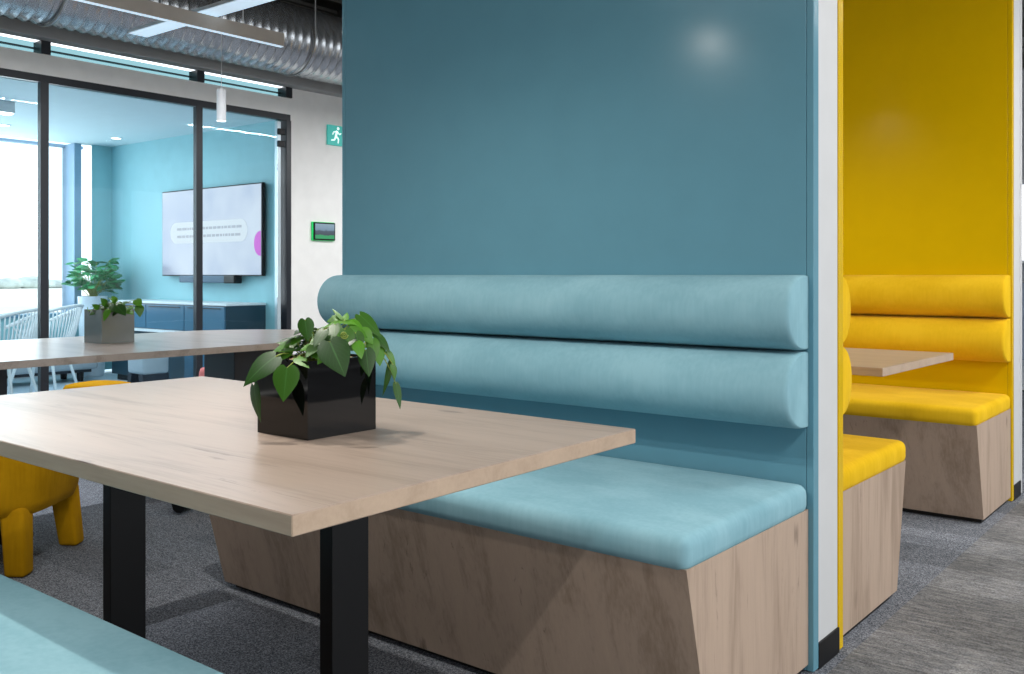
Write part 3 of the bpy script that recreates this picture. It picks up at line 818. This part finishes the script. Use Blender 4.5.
c = ramp(nt, hgt, [(.0, hexc('#1fae68')), (.22, hexc('#1fae68')), (.26, hexc('#3a4a5a')), (.5, hexc('#44586a')), (.62, hexc('#7fa0b8')), (1, hexc('#9ab8cc'))])
nt.links.new(c, b.inputs['Emission Color']); b.inputs['Emission Strength'].default_value = .8; b.inputs['Base Color'].default_value = (.02, .02, .02, 1)
obj('display', box(BM(), .028, .0288, -.118, .112, -.070, .070), m, t)

# ------------------------------------------------------------------ overhead: duct and lamps
def duct():
    bm = BM(); seg = 48; pitch = .082; y = -2.0; rings = []; per = 7
    nr = int(11.5/pitch*per)
    for i in range(nr):
        yy = y+i*pitch/per
        ring = []
        for k in range(seg):
            a = 2*PI*k/seg; ph = (i/per+k/seg)*2*PI
            rr_ = .283+.014*max(0, math.sin(ph))**3
            ring.append(bm.verts.new((rr_*math.cos(a), yy, rr_*math.sin(a))))
        rings.append(ring)
    for A, B in zip(rings, rings[1:]):
        for k in range(seg): bm.faces.new((A[k], A[(k+1) % seg], B[(k+1) % seg], B[k]))
    return bm
t = thing('air_duct', 'silver ribbed round ventilation duct running above the glass screen', 'duct', (-6.6, 0, 3.06))
obj('ribbed_pipe', duct(), M['galv'], t, smooth='all')
for y in (1.0, 3.1, 5.2, 7.3):
    bm = BM()
    for s in (-1, 1): tube(bm, [(s*.30, y, 0), (s*.30, y, .53)], .006, 6)
    tube(bm, [(.30*math.cos(PI+PI*k/16), y, .30*math.sin(PI+PI*k/16)) for k in range(17)], .008, 6)
    obj('hanger', bm, M['greymetal'], t, smooth='all')

t = thing('linear_light', 'long pale suspended light bar hanging before the silver duct', 'light', (-5.3, 2.55, 2.6))
obj('housing', box(BM(), -.02, .02, -1.54, 1.54, .003, .092, .002), M['beige'], t)
obj('diffuser', box(BM(), -.016, .016, -1.535, 1.535, -.001, .003), M['softdiff'], t)
for y in (-1.2, 1.22): obj('cable', tube(BM(), [(0, y, .09), (0, y, CEIL-2.6)], .0035, 6), M['whiteplastic'], t)
light('linear_lamp', 'AREA', (0, 0, -.006), 85, (.97, .98, 1), (0, 0, 0), .03, 3.0, parent=t)
t = thing('linear_light', 'added unseen light bar past the blue partition, brightening the white wall', 'light', (-5.3, 7.0, 2.6))  # added, hidden behind the partition, to brighten the white wall
obj('housing', box(BM(), -.02, .02, -1.54, 1.54, .003, .092, .002), M['beige'], t)
obj('diffuser', box(BM(), -.016, .016, -1.535, 1.535, -.001, .003), M['softdiff'], t)
for y in (-1.2, 1.22): obj('cable', tube(BM(), [(0, y, .09), (0, y, CEIL-2.6)], .0035, 6), M['whiteplastic'], t)
light('linear_lamp', 'AREA', (0, 0, -.006), 110, (.97, .98, 1), (0, 0, 0), .03, 3.0, parent=t)
t = thing('linear_light', 'wide pale blue-white light bar crossing behind the longer one', 'light', (-4.7, 3.54, 2.715))
obj('housing', box(BM(), -1.50, 1.50, -.072, .072, .004, .028, .002), M['whiteplastic'], t)
obj('diffuser', box(BM(), -1.498, 1.498, -.07, .07, 0, .004), M['softdiff'], t)
for x in (-1.2, 1.2): obj('cable', tube(BM(), [(x, 0, .026), (x, 0, CEIL-2.715)], .003, 6), M['whiteplastic'], t)

for y, w_ in ((.2, 'above the near end of the aisle'), (4.6, 'above the far end of the aisle')):  # added out-of-view bars that raise the general light from the aisle
    t = thing('linear_light', 'added unseen fill light bar '+w_, 'light', (.75, y, 2.75))
    obj('housing', box(BM(), -.03, .03, -1.5, 1.5, .003, .09, .002), M['whiteplastic'], t)
    obj('diffuser', box(BM(), -.026, .026, -1.49, 1.49, -.001, .003), M['diff'], t)
    for q in (-1.2, 1.2): obj('cable', tube(BM(), [(0, q, .09), (0, q, CEIL-2.75)], .003, 6), M['whiteplastic'], t)
    light('linear_lamp', 'AREA', (0, 0, -.006), 75 if y < 1 else 100, (1, .98, .95), (0, 0, 0), .05, 2.9, parent=t)
t = thing('linear_light', 'added unseen fill light bar above the near blue bench', 'light', (-1.9, .30, 2.75))  # added out of view to light the near seat cushion
obj('housing', box(BM(), -.75, .75, -.03, .03, .003, .09, .002), M['whiteplastic'], t)
obj('diffuser', box(BM(), -.745, .745, -.026, .026, -.001, .003), M['diff'], t)
for q in (-.6, .6): obj('cable', tube(BM(), [(q, 0, .09), (q, 0, CEIL-2.75)], .003, 6), M['whiteplastic'], t)
light('linear_lamp', 'AREA', (0, 0, -.006), 22, (1, .98, .95), (0, 0, 0), 1.45, .05, parent=t)
def pendant(loc, label, power, spot=R(164)):
    t = thing('pendant_light', label, 'light', loc)
    bm = lathe(BM(), [(.030, .006), (.0345, .0), (.0345, .235), (.028, .242), (.0001, .242)], n=28)
    obj('shade', bm, M['whiteplastic'], t, smooth=True)
    obj('lens', lathe(BM(), [(.0001, -.001), (.029, -.001), (.029, .006), (.0001, .006)], n=24), M['diff'], t)
    obj('cable', tube(BM(), [(0, 0, .24), (0, 0, CEIL-loc[2])], .0025, 6), M['whiteplastic'], t)
    light('pendant_lamp', 'SPOT', (0, 0, -.006), power, (1, .95, .88), (0, 0, 0), parent=t, spot_size=spot, spot_blend=.7, shadow_soft_size=.022)
    return t
pendant((-6.19, 4.21, 2.2), 'white cylinder pendant lamp hanging before the glass screen', 60)
pendant((-1.93, 1.16, 2.09), 'white cylinder pendant lamp over the blue booth table', 85)
pendant((-1.90, 3.70, 2.09), 'white cylinder pendant lamp over the yellow booth table', 60)

# ------------------------------------------------------------------ far office glimpsed at the right edge
t = thing('bookshelf', 'white shelf unit glimpsed past the right edge of the yellow partition', 'shelf', (-1.75, 9.6, FL))
W = .8
bm = box(BM(), -W, W, .3, .32, 0, 1.2)
for x in (-W, -.01, W-.02): box(bm, x, x+.02, 0, .3, 0, 1.2)
obj('carcass', bm, M['whiteplastic'], t)
for z in (.02, .38, .72, 1.17): obj('shelf', box(BM(), -W+.02, W-.02, 0, .3, z, z+.025), M['whiteplastic'], t)
x = -.28
for n_, c_, w_, h_ in (('cream', '#c9c2b4', .04, .25), ('dark red', '#7a2330', .045, .23), ('navy', '#26303f', .03, .26), ('crimson', '#a02a38', .05, .24),
                       ('slate blue', '#5b7183', .035, .22), ('black', '#17181a', .04, .25), ('grey', '#8d8f92', .03, .23), ('dark green', '#2d4a3a', .04, .24)):
    o = obj('book', box(BM(), x, x+w_, .06, .26, 0, h_, .003), plain('book_cover', c_, .6)); o.location = (-1.75, 9.6, .723)
    o['label'] = n_+' book upright on the white shelf at the right edge'; o['category'] = 'book'; o['group'] = 'books on the white shelf'
    x += w_+.003
    if -.02 < x < .03: x = .03
o = obj('desk_divider', box(BM(), -2.3, -1.1, 8.6, 8.66, .35, .98, .01), plain('blue_grey_felt', '#7f8b9c', .9)); o['label'] = 'blue grey fabric desk divider past the right edge of the yellow booth'; o['category'] = 'divider'
for x in (-2.25, -1.15):
    obj('foot', box(BM(), x-.02, x+.02, 8.48, 8.78, FL, .35), M['whiteplastic'], o)
